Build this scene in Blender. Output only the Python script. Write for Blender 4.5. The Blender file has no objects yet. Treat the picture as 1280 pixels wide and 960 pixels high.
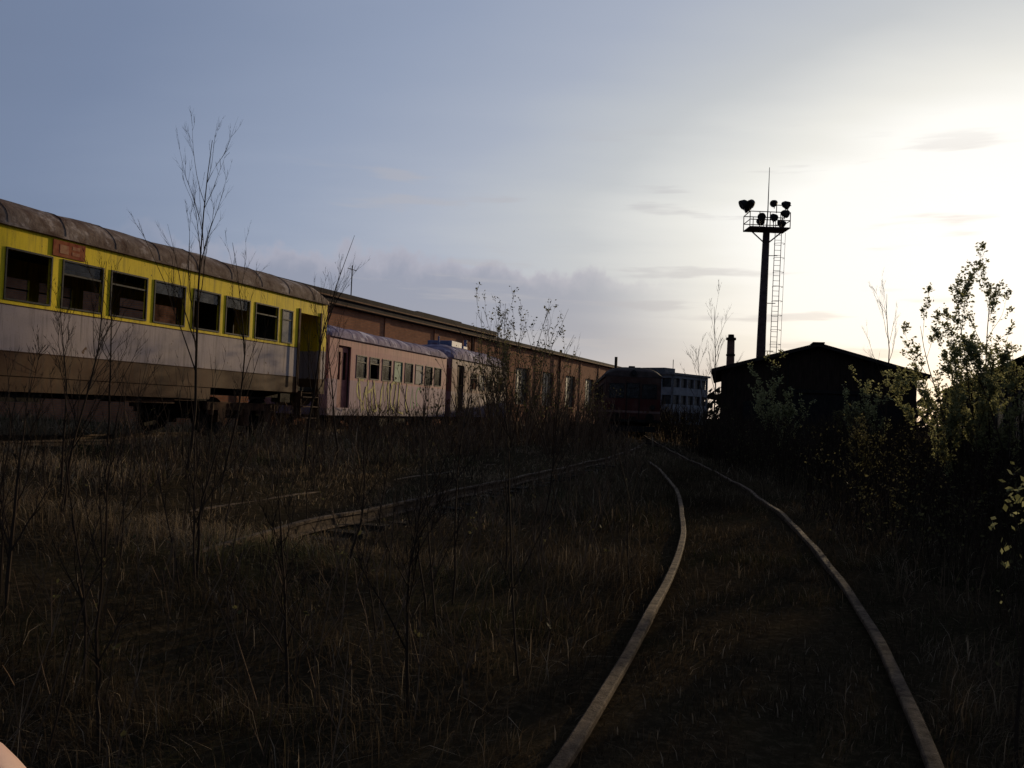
import bpy, bmesh, math, random
import numpy as np
from mathutils import Vector, Matrix
random.seed(7); rng=np.random.default_rng(7)
scene=bpy.context.scene
scene.view_settings.view_transform='Standard'
scene.view_settings.look='None'
scene.view_settings.exposure=0
COL=scene.collection

# ------------------------------------------------------------------ helpers
class NT:
    def __init__(s,nt): s.nt=nt
    def n(s,t,**k):
        nd=s.nt.nodes.new(t)
        for a,b in k.items(): setattr(nd,a,b)
        return nd
    def l(s,a,b): s.nt.links.new(a,b)
    def val(s,sock,v):
        if hasattr(v,'links') or isinstance(v,bpy.types.NodeSocket): s.l(v,sock)
        else: sock.default_value=v
    def math(s,op,a,b=0.0,clamp=False):
        m=s.n('ShaderNodeMath',operation=op); m.use_clamp=clamp
        s.val(m.inputs[0],a); s.val(m.inputs[1],b); return m.outputs[0]
    def noise(s,vec,scale,detail=4,rough=0.55):
        m=s.n('ShaderNodeTexNoise'); m.inputs['Scale'].default_value=scale
        m.inputs['Detail'].default_value=detail; m.inputs['Roughness'].default_value=rough
        if vec is not None: s.l(vec,m.inputs['Vector'])
        return m.outputs['Fac']
    def mapping(s,vec,scale=(1,1,1),loc=(0,0,0),rot=(0,0,0)):
        m=s.n('ShaderNodeMapping'); s.l(vec,m.inputs['Vector'])
        m.inputs['Scale'].default_value=scale; m.inputs['Location'].default_value=loc; m.inputs['Rotation'].default_value=rot
        return m.outputs[0]
    def ramp(s,fac,stops,interp='LINEAR'):
        r=s.n('ShaderNodeValToRGB'); cr=r.color_ramp; cr.interpolation=interp
        while len(cr.elements)<len(stops): cr.elements.new(0.5)
        for e,(p,c) in zip(cr.elements,stops):
            e.position=p; e.color=tuple(c)+(1,) if len(c)==3 else c
        s.l(fac,r.inputs[0]); return r.outputs[0]
    def mix(s,f,a,b,mode='MIX'):
        m=s.n('ShaderNodeMix',data_type='RGBA',blend_type=mode)
        s.val(m.inputs[0],f)
        for sock,v in ((m.inputs[6],a),(m.inputs[7],b)):
            if isinstance(v,bpy.types.NodeSocket): s.l(v,sock)
            else: sock.default_value=tuple(v)+(1,) if len(v)==3 else v
        return m.outputs[2]
    def sstep(s,v,a,b):
        m=s.n('ShaderNodeMapRange',interpolation_type='SMOOTHSTEP')
        s.l(v,m.inputs[0]); m.inputs[1].default_value=a; m.inputs[2].default_value=b
        return m.outputs[0]

def newmat(name):
    m=bpy.data.materials.new(name); m.use_nodes=True
    t=NT(m.node_tree); b=m.node_tree.nodes['Principled BSDF']
    return m,t,b
def setspec(b,v):
    b.inputs['Specular IOR Level'].default_value=v

def noisy(name,c1,c2,scale=4,rough=0.8,bump=0.3,metal=0.0,spec=0.3,c3=None,stretch=(1,1,1),bscale=None):
    m,t,b=newmat(name)
    tc=t.n('ShaderNodeTexCoord').outputs['Object']
    v=t.mapping(tc,stretch)
    n1=t.noise(v,scale,5,0.65)
    col=t.ramp(n1,[(0.35,c1),(0.65,c2)])
    if c3 is not None:
        n2=t.noise(v,scale*0.4,5,0.7)
        col=t.mix(t.sstep(n2,0.52,0.64),col,c3)
    t.l(col,b.inputs['Base Color'])
    b.inputs['Roughness'].default_value=rough; b.inputs['Metallic'].default_value=metal; setspec(b,spec)
    if bump>0:
        bp=t.n('ShaderNodeBump'); bp.inputs['Strength'].default_value=bump; bp.inputs['Distance'].default_value=0.03
        t.l(t.noise(v,bscale or scale*4,5,0.7),bp.inputs['Height']); t.l(bp.outputs[0],b.inputs['Normal'])
    return m

def bandmat(name,bands,rust=(0.10,0.045,0.02),dirt=0.5,rustthr=0.6,dirtcol=(0.05,0.04,0.03),rough=0.72,fade=.2,fadecol=(0.30,0.25,0.2)):
    """bands: list of (z_start,color) in object space metres"""
    m,t,b=newmat(name)
    tc=t.n('ShaderNodeTexCoord').outputs['Object']
    sep=t.n('ShaderNodeSeparateXYZ'); t.l(tc,sep.inputs[0])
    wob=t.noise(tc,5,5,0.7)
    z=t.math('ADD',sep.outputs[2],t.math('MULTIPLY',t.math('SUBTRACT',wob,0.5),0.06))
    zz=t.math('DIVIDE',z,5.0)
    col=t.ramp(zz,[(zs/5.0,c) for zs,c in bands],'CONSTANT')
    big=t.noise(t.mapping(tc,(0.5,1,1)),1.4,5,0.6)
    col=t.mix(t.math('MULTIPLY',t.sstep(big,0.4,0.75),fade),col,fadecol)
    st=t.noise(t.mapping(tc,(9,9,0.6)),1.3,6,0.7)
    col=t.mix(t.math('MULTIPLY',t.sstep(st,0.45,0.72),dirt),col,dirtcol)
    rn=t.noise(tc,3.1,8,0.75)
    rz=t.math('ADD',rn,t.math('MULTIPLY',t.sstep(z,2.1,0.9),0.06))
    col=t.mix(t.sstep(rz,rustthr,rustthr+0.04),col,rust)
    fine=t.noise(tc,40,3,0.6)
    col=t.mix(t.math('MULTIPLY',t.sstep(fine,0.55,0.75),0.35),col,dirtcol)
    t.l(col,b.inputs['Base Color'])
    b.inputs['Roughness'].default_value=rough; setspec(b,0.12)
    bp=t.n('ShaderNodeBump'); bp.inputs['Strength'].default_value=0.45; bp.inputs['Distance'].default_value=0.02
    t.l(t.noise(t.mapping(tc,(1,1,0.7)),2.2,6,0.6),bp.inputs['Height']); t.l(bp.outputs[0],b.inputs['Normal'])
    return m

class MB:
    def __init__(s): s.v=[]; s.f=[]; s.mi=[]
    def add(s,vs,fs,m=0):
        o=len(s.v); s.v+= [tuple(p) for p in vs]
        s.f+=[tuple(o+i for i in f) for f in fs]; s.mi+=[m]*len(fs)
    def box(s,x0,x1,y0,y1,z0,z1,m=0):
        s.add([(x0,y0,z0),(x1,y0,z0),(x1,y1,z0),(x0,y1,z0),(x0,y0,z1),(x1,y0,z1),(x1,y1,z1),(x0,y1,z1)],
              [(0,3,2,1),(4,5,6,7),(0,1,5,4),(1,2,6,5),(2,3,7,6),(3,0,4,7)],m)
    def tube(s,pts,rs,n=5,m=0,cap=True):
        pts=[Vector(p) for p in pts]
        if not hasattr(rs,'__len__'): rs=[rs]*len(pts)
        vs=[];fs=[]
        for i,p in enumerate(pts):
            d=(pts[min(i+1,len(pts)-1)]-pts[max(i-1,0)])
            if d.length<1e-9: d=Vector((0,0,1))
            d.normalize()
            a=d.cross(Vector((0,0,1)) if abs(d.z)<0.9 else Vector((1,0,0))).normalized(); b=d.cross(a)
            for k in range(n):
                th=2*math.pi*k/n
                vs.append(p+a*(rs[i]*math.cos(th))+b*(rs[i]*math.sin(th)))
        for i in range(len(pts)-1):
            for k in range(n):
                fs.append((i*n+k,i*n+(k+1)%n,(i+1)*n+(k+1)%n,(i+1)*n+k))
        if cap:
            fs.append(tuple(range(n-1,-1,-1))); fs.append(tuple(range((len(pts)-1)*n,len(pts)*n)))
        s.add(vs,fs,m)
    def obj(s,name,mats,parent=None,smooth=False):
        me=bpy.data.meshes.new(name); me.from_pydata(s.v,[],s.f); 
        for mt in mats: me.materials.append(mt)
        me.polygons.foreach_set('material_index',s.mi)
        if smooth: me.polygons.foreach_set('use_smooth',[True]*len(s.f))
        me.update(); o=bpy.data.objects.new(name,me); COL.objects.link(o)
        if parent: o.parent=parent
        return o
def empty(name,loc=(0,0,0),rz=0):
    e=bpy.data.objects.new(name,None); COL.objects.link(e); e.location=loc; e.rotation_euler=(0,0,rz); e.empty_display_size=0.5
    return e
def bevel(o,w,seg=2):
    md=o.modifiers.new('bev','BEVEL'); md.width=w; md.segments=seg; md.limit_method='ANGLE'; return o

# ------------------------------------------------------------------ terrain
def vnoise(x,y,seed,scale):
    r=np.random.default_rng(seed).random((257,257))
    u=(np.asarray(x)/scale)%256; v=(np.asarray(y)/scale)%256
    i=np.floor(u).astype(int)%256; j=np.floor(v).astype(int)%256
    fu=u-np.floor(u); fv=v-np.floor(v); fu=fu*fu*(3-2*fu); fv=fv*fv*(3-2*fv)
    return (r[i,j]*(1-fu)+r[i+1,j]*fu)*(1-fv)+(r[i,j+1]*(1-fu)+r[i+1,j+1]*fu)*fv
def sst(a,b,x):
    t=np.clip((x-a)/(b-a),0,1); return t*t*(3-2*t)
MY=np.array([-30,-8,-4,0,3,3.9,4.8,6.3,8.2,11.2,14.8,19,24,30,38,46.5,66,90,130])
MX=np.array([-10.5,-3.1,-1.6,-.15,.82,1.11,1.38,1.83,2.36,3.05,3.75,4.4,4.98,5.55,6.05,6.45,7.6,9.5,13.5])
_yy=np.linspace(-30,130,1601); _xx=np.interp(_yy,MY,MX)
_k=np.hanning(31); _k/=_k.sum(); _xs=np.convolve(np.pad(_xx,15,mode='edge'),_k,'valid'); 
def main_x(y): return np.interp(y,_yy,_xs)
def mid_x(y):
    y=np.asarray(y,float)
    return -2.2+0.31*(y-13)-0.0035*np.clip(y-24,0,None)**2
def th_s(x,y):
    x=np.asarray(x,float); y=np.asarray(y,float)
    s=(x+8.2)*.953-(y-14.5)*.304
    return 0.62*sst(8.5,1.0,s)
def lat_main(x,y):
    sl=(main_x(y+.5)-main_x(y-.5)); return (x-main_x(y))/np.sqrt(1+sl*sl)
def lat_mid(x,y):
    return np.where((y>-6)&(y<40),(x-mid_x(y))*.953,99.0)
def th(x,y):
    b=th_s(x,y)
    la=np.abs(lat_main(x,y)); lb=np.abs(lat_mid(x,y)); lm=np.minimum(la,lb)
    amp=sst(0.7,2.2,lm)*0.13+0.03
    silt=.068*(1-sst(1.4,2.6,la))+(.075+.09*(1-sst(7.5,11,y)))*(1-sst(1.3,2.6,lb))
    return b+silt+amp*(vnoise(x,y,3,1.7)-.5)+0.5*amp*(vnoise(x,y,5,.55)-.5)
def axis(a,b,st,lo,hi):
    c=list(np.arange(a,b+1e-6,st)); g=st
    v=b
    while v<hi: g*=1.25; v+=g; c.append(v)
    g=st; v=a
    while v>lo: g*=1.25; v-=g; c.insert(0,v)
    return np.array(c)
gx=axis(-14,14,.2,-1200,1200); gy=axis(-4,50,.24,-200,2500)
GX,GY=np.meshgrid(gx,gy,indexing='ij'); GZ=th(GX,GY)
nx,ny=GX.shape
V=np.stack([GX,GY,GZ],-1).reshape(-1,3)
I=np.arange(nx*ny).reshape(nx,ny)
F=np.stack([I[:-1,:-1],I[1:,:-1],I[1:,1:],I[:-1,1:]],-1).reshape(-1,4)
me=bpy.data.meshes.new('ground'); me.from_pydata(V.tolist(),[],F.tolist()); me.polygons.foreach_set('use_smooth',[True]*len(F)); me.update()
ground=bpy.data.objects.new('ground',me); COL.objects.link(ground)
mg,t,b=newmat('ground_soil')
tc=t.n('ShaderNodeTexCoord').outputs['Object']
n1=t.noise(tc,0.9,5,0.7); n2=t.noise(tc,14,4,0.75)
c=t.ramp(n1,[(0.3,(0.020,0.016,0.011)),(0.5,(0.040,0.030,0.018)),(0.7,(0.028,0.026,0.014))])
c=t.mix(t.sstep(n2,0.45,0.7),c,(0.075,0.056,0.034))
t.l(c,b.inputs['Base Color']); b.inputs['Roughness'].default_value=1; setspec(b,0.0)
bp=t.n('ShaderNodeBump'); bp.inputs['Strength'].default_value=0.9; bp.inputs['Distance'].default_value=0.06
t.l(t.noise(tc,22,5,0.75),bp.inputs['Height']); t.l(bp.outputs[0],b.inputs['Normal'])
me.materials.append(mg)

# ------------------------------------------------------------------ common materials
M_rail=noisy('rail_steel',(0.038,0.023,0.015),(0.16,0.11,0.072),11,0.85,0.8,0.0,0.10,c3=(0.045,0.024,0.015),bscale=45)
M_sleeper=noisy('sleeper_wood',(0.018,0.014,0.011),(0.04,0.032,0.024),6,0.95,0.6,stretch=(1,6,1),spec=.05)
M_dark=noisy('underframe_grime',(0.010,0.009,0.008),(0.03,0.022,0.016),5,0.85,0.4,spec=.1)
M_rust=noisy('rusty_iron',(0.04,0.02,0.012),(0.11,0.05,0.026),7,0.8,0.4,spec=.1)
M_frame=noisy('window_rubber',(0.012,0.012,0.012),(0.03,0.028,0.026),8,0.7,0.1,spec=.2)
M_seat=noisy('seat_vinyl',(0.03,0.018,0.012),(0.07,0.045,0.03),4,0.6,0.1)
M_inner=noisy('interior_panel',(0.03,0.027,0.02),(0.08,0.07,0.055),2,0.8,0.1)
M_black=noisy('black_paint',(0.008,0.008,0.008),(0.022,0.02,0.018),6,0.7,0.2,spec=.15)
mgl,t,b=newmat('dirty_glass')
b.inputs['Base Color'].default_value=(0.02,0.022,0.025,1); b.inputs['Roughness'].default_value=0.18; setspec(b,0.4)
tr=t.n('ShaderNodeBsdfTransparent'); mx=t.n('ShaderNodeMixShader')
tc=t.n('ShaderNodeTexCoord').outputs['Object']
t.l(t.ramp(t.noise(tc,2.5,4,0.7),[(0.35,(0.4,)*3),(0.65,(0.9,)*3)]),mx.inputs[0])
t.l(tr.outputs[0],mx.inputs[1]); t.l(b.outputs[0],mx.inputs[2])
t.l(mx.outputs[0],mgl.node_tree.nodes['Material Output'].inputs[0])

# ------------------------------------------------------------------ tracks
def track(name,ys,xf,gauge=1.52,rise=lambda y:0.15,seed=1,sdrop=0.0):
    root=empty(name)
    rr=random.Random(seed)
    prof=[(-.065,-.15),(.065,-.15),(.065,-.138),(.012,-.12),(.012,-.045),(.036,-.035),(.036,-.006),(.028,0),(-.028,0),(-.036,-.006),(-.036,-.035),(-.012,-.045),(-.012,-.12),(-.065,-.138)]
    pts=[Vector((float(xf(y)),float(y),float(th_s(xf(y),y)))) for y in ys]
    for side,nm in ((-1,'rail_left'),(1,'rail_right')):
        m=MB(); vs=[]; fs=[]; n=len(prof)
        for i,p in enumerate(pts):
            d=(pts[min(i+1,len(pts)-1)]-pts[max(i-1,0)]).normalized(); r=Vector((d.y,-d.x,0)).normalized()
            dz=0.010*math.sin(p.y*1.3+side)+0.006*math.sin(p.y*3.1)
            c=p+r*(side*(gauge/2+.036)+0.014*math.sin(p.y*.9+side*2))+Vector((0,0,float(rise(p.y))+dz))
            for a,z in prof: vs.append(c+r*a+Vector((0,0,z)))
        for i in range(len(pts)-1):
            for k in range(n): fs.append((i*n+k,i*n+(k+1)%n,(i+1)*n+(k+1)%n,(i+1)*n+k))
        m.add(vs,fs); m.obj(nm,[M_rail],root)
    m=MB()
    acc=0
    for i in range(1,len(pts)):
        acc+=(pts[i]-pts[i-1]).length
        if acc>0.62:
            acc=0; p=pts[i]; d=(pts[i]-pts[i-1]).normalized()
            r=Vector((d.y,-d.x,0)); a=rr.uniform(-.04,.04); r2=(r+d*a).normalized(); d2=Vector((-r2.y,r2.x,0))
            L=1.3+rr.uniform(-.05,.05); w=.11; z0=p.z-.1; z1=p.z+0.038-sdrop+rr.uniform(-.02,.022)
            vs=[]
            for z in (z0,z1):
                for sx,sy in ((-1,-1),(1,-1),(1,1),(-1,1)):
                    q=p+r2*(sx*L)+d2*(sy*w); vs.append((q.x,q.y,z))
            m.add(vs,[(0,3,2,1),(4,5,6,7),(0,1,5,4),(1,2,6,5),(2,3,7,6),(3,0,4,7)])
    m.obj('sleepers',[M_sleeper],root)
    return root
track('railway_track',np.arange(-8,100,.22),main_x,seed=1)
track('railway_track',np.arange(-6,40,.3),mid_x,seed=2,rise=lambda y:.16-.085*(1-sst(7.5,10.5,y)),sdrop=.04)
track('railway_track',np.arange(-2,27,.5),lambda y:-6.57+.319*(y-24.55),seed=3)
track('railway_track',np.arange(27,60,.5),lambda y:-7.09+.29*(y-27.9),seed=4)

# ------------------------------------------------------------------ coaches
def wall(name,ub,zb,opens,place,mat,parent,th_=.05,flip=False,extra=()):
    us=sorted(set([ub[0],ub[1]]+[o[0] for o in opens]+[o[1] for o in opens]+list(extra)))
    zs=sorted(set([zb[0],zb[1]]+[o[2] for o in opens]+[o[3] for o in opens]))
    idx={};vs=[];fs=[]
    def g(u,z):
        if (u,z) not in idx: idx[(u,z)]=len(vs); vs.append(place(u,z))
        return idx[(u,z)]
    for i in range(len(us)-1):
        for j in range(len(zs)-1):
            cu=(us[i]+us[i+1])/2; cz=(zs[j]+zs[j+1])/2
            if any(o[0]<cu<o[1] and o[2]<cz<o[3] for o in opens): continue
            q=[g(us[i],zs[j]),g(us[i+1],zs[j]),g(us[i+1],zs[j+1]),g(us[i],zs[j+1])]
            fs.append(q[::-1] if flip else q)
    m=MB(); m.add(vs,fs); o=m.obj(name,[mat],parent)
    md=o.modifiers.new('s','SOLIDIFY'); md.thickness=th_; md.offset=-1
    return o

def wheel(m,x,y,z,r,sd):
    m.tube([(x,y-.07,z),(x,y+.07,z)],r,20,0)
    m.tube([(x,y+sd*.07,z),(x,y+sd*.11,z)],r*.35,12,0)
def bogie(m,cx,W):
    for dx in (-.95,.95):
        for sd in (-1,1): wheel(m,cx+dx,sd*.79,.46,.46,sd)
        m.tube([(cx+dx,-.95,.46),(cx+dx,.95,.46)],.07,8)
        for sd in (-1,1):
            m.box(cx+dx-.14,cx+dx+.14,sd*1.02-.1,sd*1.02+.1,.34,.62,1)
            for q in (-.3,.3): m.tube([(cx+dx+q,sd*1.02,.5),(cx+dx+q,sd*1.02,.78)],.08,8,1)
    for sd in (-1,1):
        m.box(cx-1.45,cx+1.45,sd*1.02-.06,sd*1.02+.06,.62,.8,1)
        m.tube([(cx,sd*1.05,.25),(cx,sd*1.05,.66)],.13,8,1)
    m.box(cx-.2,cx+.2,-1.1,1.1,.5,.75,1)

def coach(name,loc,rz,x0,x1,W,zb,zt,zr,wins,doors,mwall,mroof,ends=((),()),bogies=(),skirts=(),glass=0.4,seed=1,round_end=.7,ribs=1.2,door_mat=None,farfill=False):
    rr=random.Random(seed)
    root=empty(name,loc,rz); H=W/2
    opens=[tuple(w[:4]) for w in wins]+[tuple(d[:4]) for d in doors]
    wall('side_wall_near',(x0,x1),(zb,zt),opens,lambda u,z:(u,-H,z),mwall,root)
    wall('side_wall_far',(x0,x1),(zb,zt),opens,lambda u,z:(u,H,z),mwall,root,flip=True)
    fr=MB(); gl=MB()
    for sd in (-1,1):
        for w in wins:
            a,b_,c,d=w[:4]; y0,y1=sorted((sd*(H+.018),sd*(H-.03)))
            e=.03
            fr.box(a-e,b_+e,y0,y1,c-e,c); fr.box(a-e,b_+e,y0,y1,d,d+e)
            fr.box(a-e,a,y0,y1,c,d); fr.box(b_,b_+e,y0,y1,c,d)
            zz=d-(d-c)*.28
            if rr.random()<.5: fr.box(a,b_,y0+.01,y1-.01,zz-.015,zz+.015)
            k=rr.random()
            if k<glass: gl.add([(a,sd*(H-.02),c),(b_,sd*(H-.02),c),(b_,sd*(H-.02),d),(a,sd*(H-.02),d)],[(0,1,2,3)],0)
            elif k<glass+.2:
                gl.add([(a,sd*(H-.02),zz),(b_,sd*(H-.02),zz),(b_,sd*(H-.02),d),(a,sd*(H-.02),d)],[(0,1,2,3)],0)
            if len(w)>4 or (farfill and sd==1): gl.box(a,b_,min(sd*(H-.01),sd*(H-.035)),max(sd*(H-.01),sd*(H-.035)),c,d,1 if len(w)<=4 else w[4])
        for dd in doors:
            a,b_,c,d=dd[:4]; y=sd*(H-.10); y0,y1=sorted((y,y-sd*.04)); mid=(a+b_)/2
            dm=2 if len(dd)<=4 else dd[4]
            if dm is None: continue
            for p,q in ((a,mid-.01),(mid+.01,b_)):
                gl.box(p,q,y0,y1,c,c+(d-c)*.45,dm); gl.box(p,q,y0,y1,d-(d-c)*.1,d,dm)
                gl.box(p,p+.09,y0,y1,c+(d-c)*.45,d-(d-c)*.1,dm); gl.box(q-.09,q,y0,y1,c+(d-c)*.45,d-(d-c)*.1,dm)
    fr.obj('window_frames',[M_frame],root); gl.obj('glazing_and_doors',[mgl,M_inner,door_mat or M_rust,M_board,M_green],root)
    for k,(xe,op) in enumerate(((x0,ends[0]),(x1,ends[1]))):
        wall('end_wall',(-H+.05,H-.05),(zb,zt),list(op),lambda u,z:(xe,u,z),mwall,root,flip=(k==0))
        fe=MB()
        for o_ in op:
            sx=-1 if k==0 else 1; xa,xb=sorted((xe+sx*.02,xe-sx*.03)); e=.04
            fe.box(xa,xb,o_[0]-e,o_[1]+e,o_[2]-e,o_[2]); fe.box(xa,xb,o_[0]-e,o_[1]+e,o_[3],o_[3]+e)
            fe.box(xa,xb,o_[0]-e,o_[0],o_[2],o_[3]); fe.box(xa,xb,o_[1],o_[1]+e,o_[2],o_[3])
            if o_[2]>zb+.4: fe.add([(xe-sx*.02,o_[0],o_[2]),(xe-sx*.02,o_[1],o_[2]),(xe-sx*.02,o_[1],o_[3]),(xe-sx*.02,o_[0],o_[3])],[(0,1,2,3)],1)
        fe.obj('end_frames',[M_frame,mgl],root)
    m=MB(); N=18
    n_=int((x1-x0)/.3)
    xs=sorted(set([x0,x0+.08,x0+.2,x0+.4,x0+.7]+list(np.linspace(x0+1,x1-1,n_))+[x1-.7,x1-.4,x1-.2,x1-.08,x1]))
    vs=[];fs=[]
    def rp(x,k,off=0):
        de=min(x-x0,x1-x); f=1.0
        if de<round_end: u=1-de/round_end; f=math.sqrt(max(0,1-u*u*.72))
        a=math.pi*k/N; cy=math.cos(a); sy=math.sin(a)
        y=(H+.05+off)*math.copysign(abs(cy)**.75,cy); z=zt-.02+(zr+off-zt)*(sy**.85)*f
        dent=0.014*math.sin(x*2.3+k*1.1)+.010*math.sin(x*5.1-k)
        return (x,y,z+(dent if 0<k<N else 0))
    for x in xs:
        for k in range(N+1): vs.append(rp(x,k))
    for i in range(len(xs)-1):
        for k in range(N): fs.append((i*(N+1)+k,(i+1)*(N+1)+k,(i+1)*(N+1)+k+1,i*(N+1)+k+1))
    fs.append(tuple(range(0,N+1))); fs.append(tuple((len(xs)-1)*(N+1)+k for k in range(N,-1,-1)))
    m.add(vs,fs); ro=m.obj('roof',[mroof],root,True)
    m=MB()
    x=x0+ribs*.5
    while x<x1-.3:
        m.tube([rp(x,k,.003) for k in range(N+1)],.007,4); x+=ribs
    for sd in (-1,1): m.box(x0,x1,min(sd*(H+.02),sd*(H+.07)),max(sd*(H+.02),sd*(H+.07)),zt-.045,zt-.005)
    x=x0+1.5
    while x<x1-1:
        m.box(x-.22,x+.22,-.16,.16,zr-.03,zr+.07); x+=rr.choice((2.4,3.0,3.6))
    m.obj('roof_ribs_gutters_vents',[mroof],root)
    m=MB(); m.box(x0+.1,x1-.1,-H+.09,H-.09,zb+.05,zb+.16); m.box(x0+.3,x1-.3,-.25,.25,zb-.15,zb+.05)
    for cx in bogies: bogie(m,cx,W)
    bs=sorted(bogies)
    if len(bs)>1:
        x=bs[0]+2.0
        while x<bs[1]-2.4:
            w=rr.uniform(.6,1.5); h=rr.uniform(.25,.45)
            for sd in (-1,1):
                ya,yb=sorted((sd*(H-.15),sd*(H-.75))); m.box(x,x+w,ya,yb,zb-.02-h,zb-.02,1 if rr.random()<.4 else 0)
            x+=w+rr.uniform(.3,.9)
    for xe,s in ((x0,-1),(x1,1)):
        for yy in (-.87,.87):
            bz=zb+.1 if zb>.9 else 1.0
            m.tube([(xe,yy,bz),(xe+s*.45,yy,bz)],.09,10); m.tube([(xe+s*.45,yy,bz),(xe+s*.49,yy,bz)],.23,16)
        m.box(min(xe,xe+s*.5),max(xe,xe+s*.5),-.14,.14,.85,1.1)
    m.obj('underframe_and_bogies',[M_dark,M_rust],root)
    m=MB()
    for (a,b_,c,d) in skirts:
        for sd in (-1,1):
            y0,y1=sorted((sd*(H-.02),sd*(H-.05))); m.box(a,b_,y0,y1,c,d)
    if skirts: m.obj('skirt_panels',[mwall],root)
    m=MB(); x=x0+1.8; fz=zb+.16
    while x<x1-2.2:
        for ya,yb in ((-H+.12,-.35),(.35,H-.12)):
            if rr.random()<.2: continue
            m.box(x,x+.42,ya,yb,fz+.35,fz+.47); m.box(x+.36,x+.44,ya,yb,fz+.47,fz+1.15)
            m.box(x+.1,x+.3,ya+.1,yb-.1,fz,fz+.35)
        x+=1.15
    m.box(x0+.06,x1-.06,-H+.07,H-.07,zt-.05,zt-.03,1)
    for xx in (x0+1.6,x1-1.6):
        m.box(xx-.02,xx+.02,-H+.07,-.35,fz,zt-.06,1); m.box(xx-.02,xx+.02,.35,H-.07,fz,zt-.06,1)
    m.obj('interior_seats_and_partitions',[M_seat,M_inner],root)
    return root

M_board=noisy('weathered_board',(0.18,0.17,0.16),(0.34,0.32,0.30),3,0.8,0.2)
M_green=noisy('green_board',(0.03,0.12,0.08),(0.06,0.2,0.13),3,0.7,0.2)
M_roof1=noisy('coach_roof_rust',(0.075,0.04,0.028),(0.19,0.14,0.11),3.4,0.85,0.5,c3=(0.33,0.27,0.235),spec=0.10,stretch=(1,.6,1))
M_roof2=noisy('railcar_roof_flaking',(0.11,0.08,0.14),(0.28,0.23,0.31),2.8,0.85,0.5,c3=(0.55,0.5,0.56),spec=0.12)
M_roof3=noisy('dark_roof',(0.03,0.024,0.02),(0.07,0.05,0.045),2.0,0.8,0.4,spec=.1)
M_yel=bandmat('yellow_white_brown_paint',[(0,(0.085,0.036,0.015)),(1.52,(0.38,0.31,0.30)),(2.28,(0.85,0.62,0.015)),(3.565,(0.16,0.11,0.04))],dirt=0.5,rustthr=0.635,fade=.12,fadecol=(.42,.32,.14))
M_pink=bandmat('pink_lilac_paint',[(0,(0.19,0.14,0.19)),(0.72,(0.30,0.19,0.25)),(1.65,(0.40,0.18,0.18)),(2.7,(0.44,0.21,0.19))],dirt=0.5,rustthr=0.65,fade=.25,fadecol=(.34,.24,.24))
M_pink2=bandmat('faded_cab_paint',[(0,(0.14,0.10,0.13)),(0.9,(0.27,0.19,0.21)),(1.6,(0.22,0.10,0.09)),(2.6,(0.30,0.2,0.19))],dirt=0.6,rustthr=0.58)
M_red=bandmat('dark_red_paint',[(0,(0.06,0.014,0.012)),(1.28,(0.20,0.12,0.10)),(1.40,(0.075,0.016,0.014)),(2.05,(0.06,0.028,0.022))],dirt=0.6,rustthr=0.60)

wn=[(-10.34,-9.45),(-9.17,-8.26),(-8.02,-7.09),(-6.84,-5.94),(-5.63,-4.76),(-4.5,-3.63),(-3.35,-2.43)]
wn=[(round(-10.34-1.17*k,2),round(-9.45-1.17*k,2)) for k in range(7,0,-1)]+wn
wins=[(a,b_,2.38,3.18) for a,b_ in wn]+[(-2.2,-1.76,2.38,3.16,3)]
yl=coach('yellow_passenger_coach',(-6.57,24.55,.77),math.radians(72.3),-20.6,0,3.0,1.12,3.6,4.18,wins,[(-1.37,-.38,1.13,3.2,None),(-20.2,-19.2,1.13,3.2,None)],M_yel,M_roof1,
   ends=(((-.4,.4,1.2,3.1),),((-.4,.4,1.2,3.1),)),bogies=(-17.6,-3.0),skirts=((-19.0,-4.9,.86,1.14),),glass=0.12,seed=5)
m=MB(); m.box(-9.44,-8.72,-1.522,-1.506,3.24,3.52,0)
for i,(a,b_,c,d) in enumerate(((-9.3,-9.1,3.3,3.45),(-9.02,-8.85,3.3,3.36),(-9.02,-8.85,3.4,3.46))): m.box(a,b_,-1.526,-1.5225,c,d,1)
m.obj('destination_board',[noisy('faded_red_board',(0.20,0.03,0.02),(0.33,0.12,0.05),6,0.8,0.1,spec=.05),noisy('faded_lettering',(.4,.22,.12),(.3,.1,.06),9,.8,0,spec=.05)],yl)
m=MB()
for zz in (1.52,2.28): m.box(-20.5,-1.45,-1.508,-1.502,zz-.008,zz+.008)
m.box(-1.46,-1.38,-1.53,-1.502,1.1,3.3); m.box(-.37,-.3,-1.53,-1.502,1.1,3.3)
m.tube([(-1.5,-1.58,1.3),(-1.5,-1.58,2.4)],.015,6); m.tube([(-.25,-1.58,1.3),(-.25,-1.58,2.4)],.015,6)
for zz in (.45,.75,1.0): m.box(-1.3,-.45,-1.65,-1.35,zz,zz+.03)
m.box(-1.33,-1.29,-1.6,-1.4,.45,1.15); m.box(-.46,-.42,-1.6,-1.4,.45,1.15)
m.obj('trim_steps_handrails',[M_rust],yl)

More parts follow.
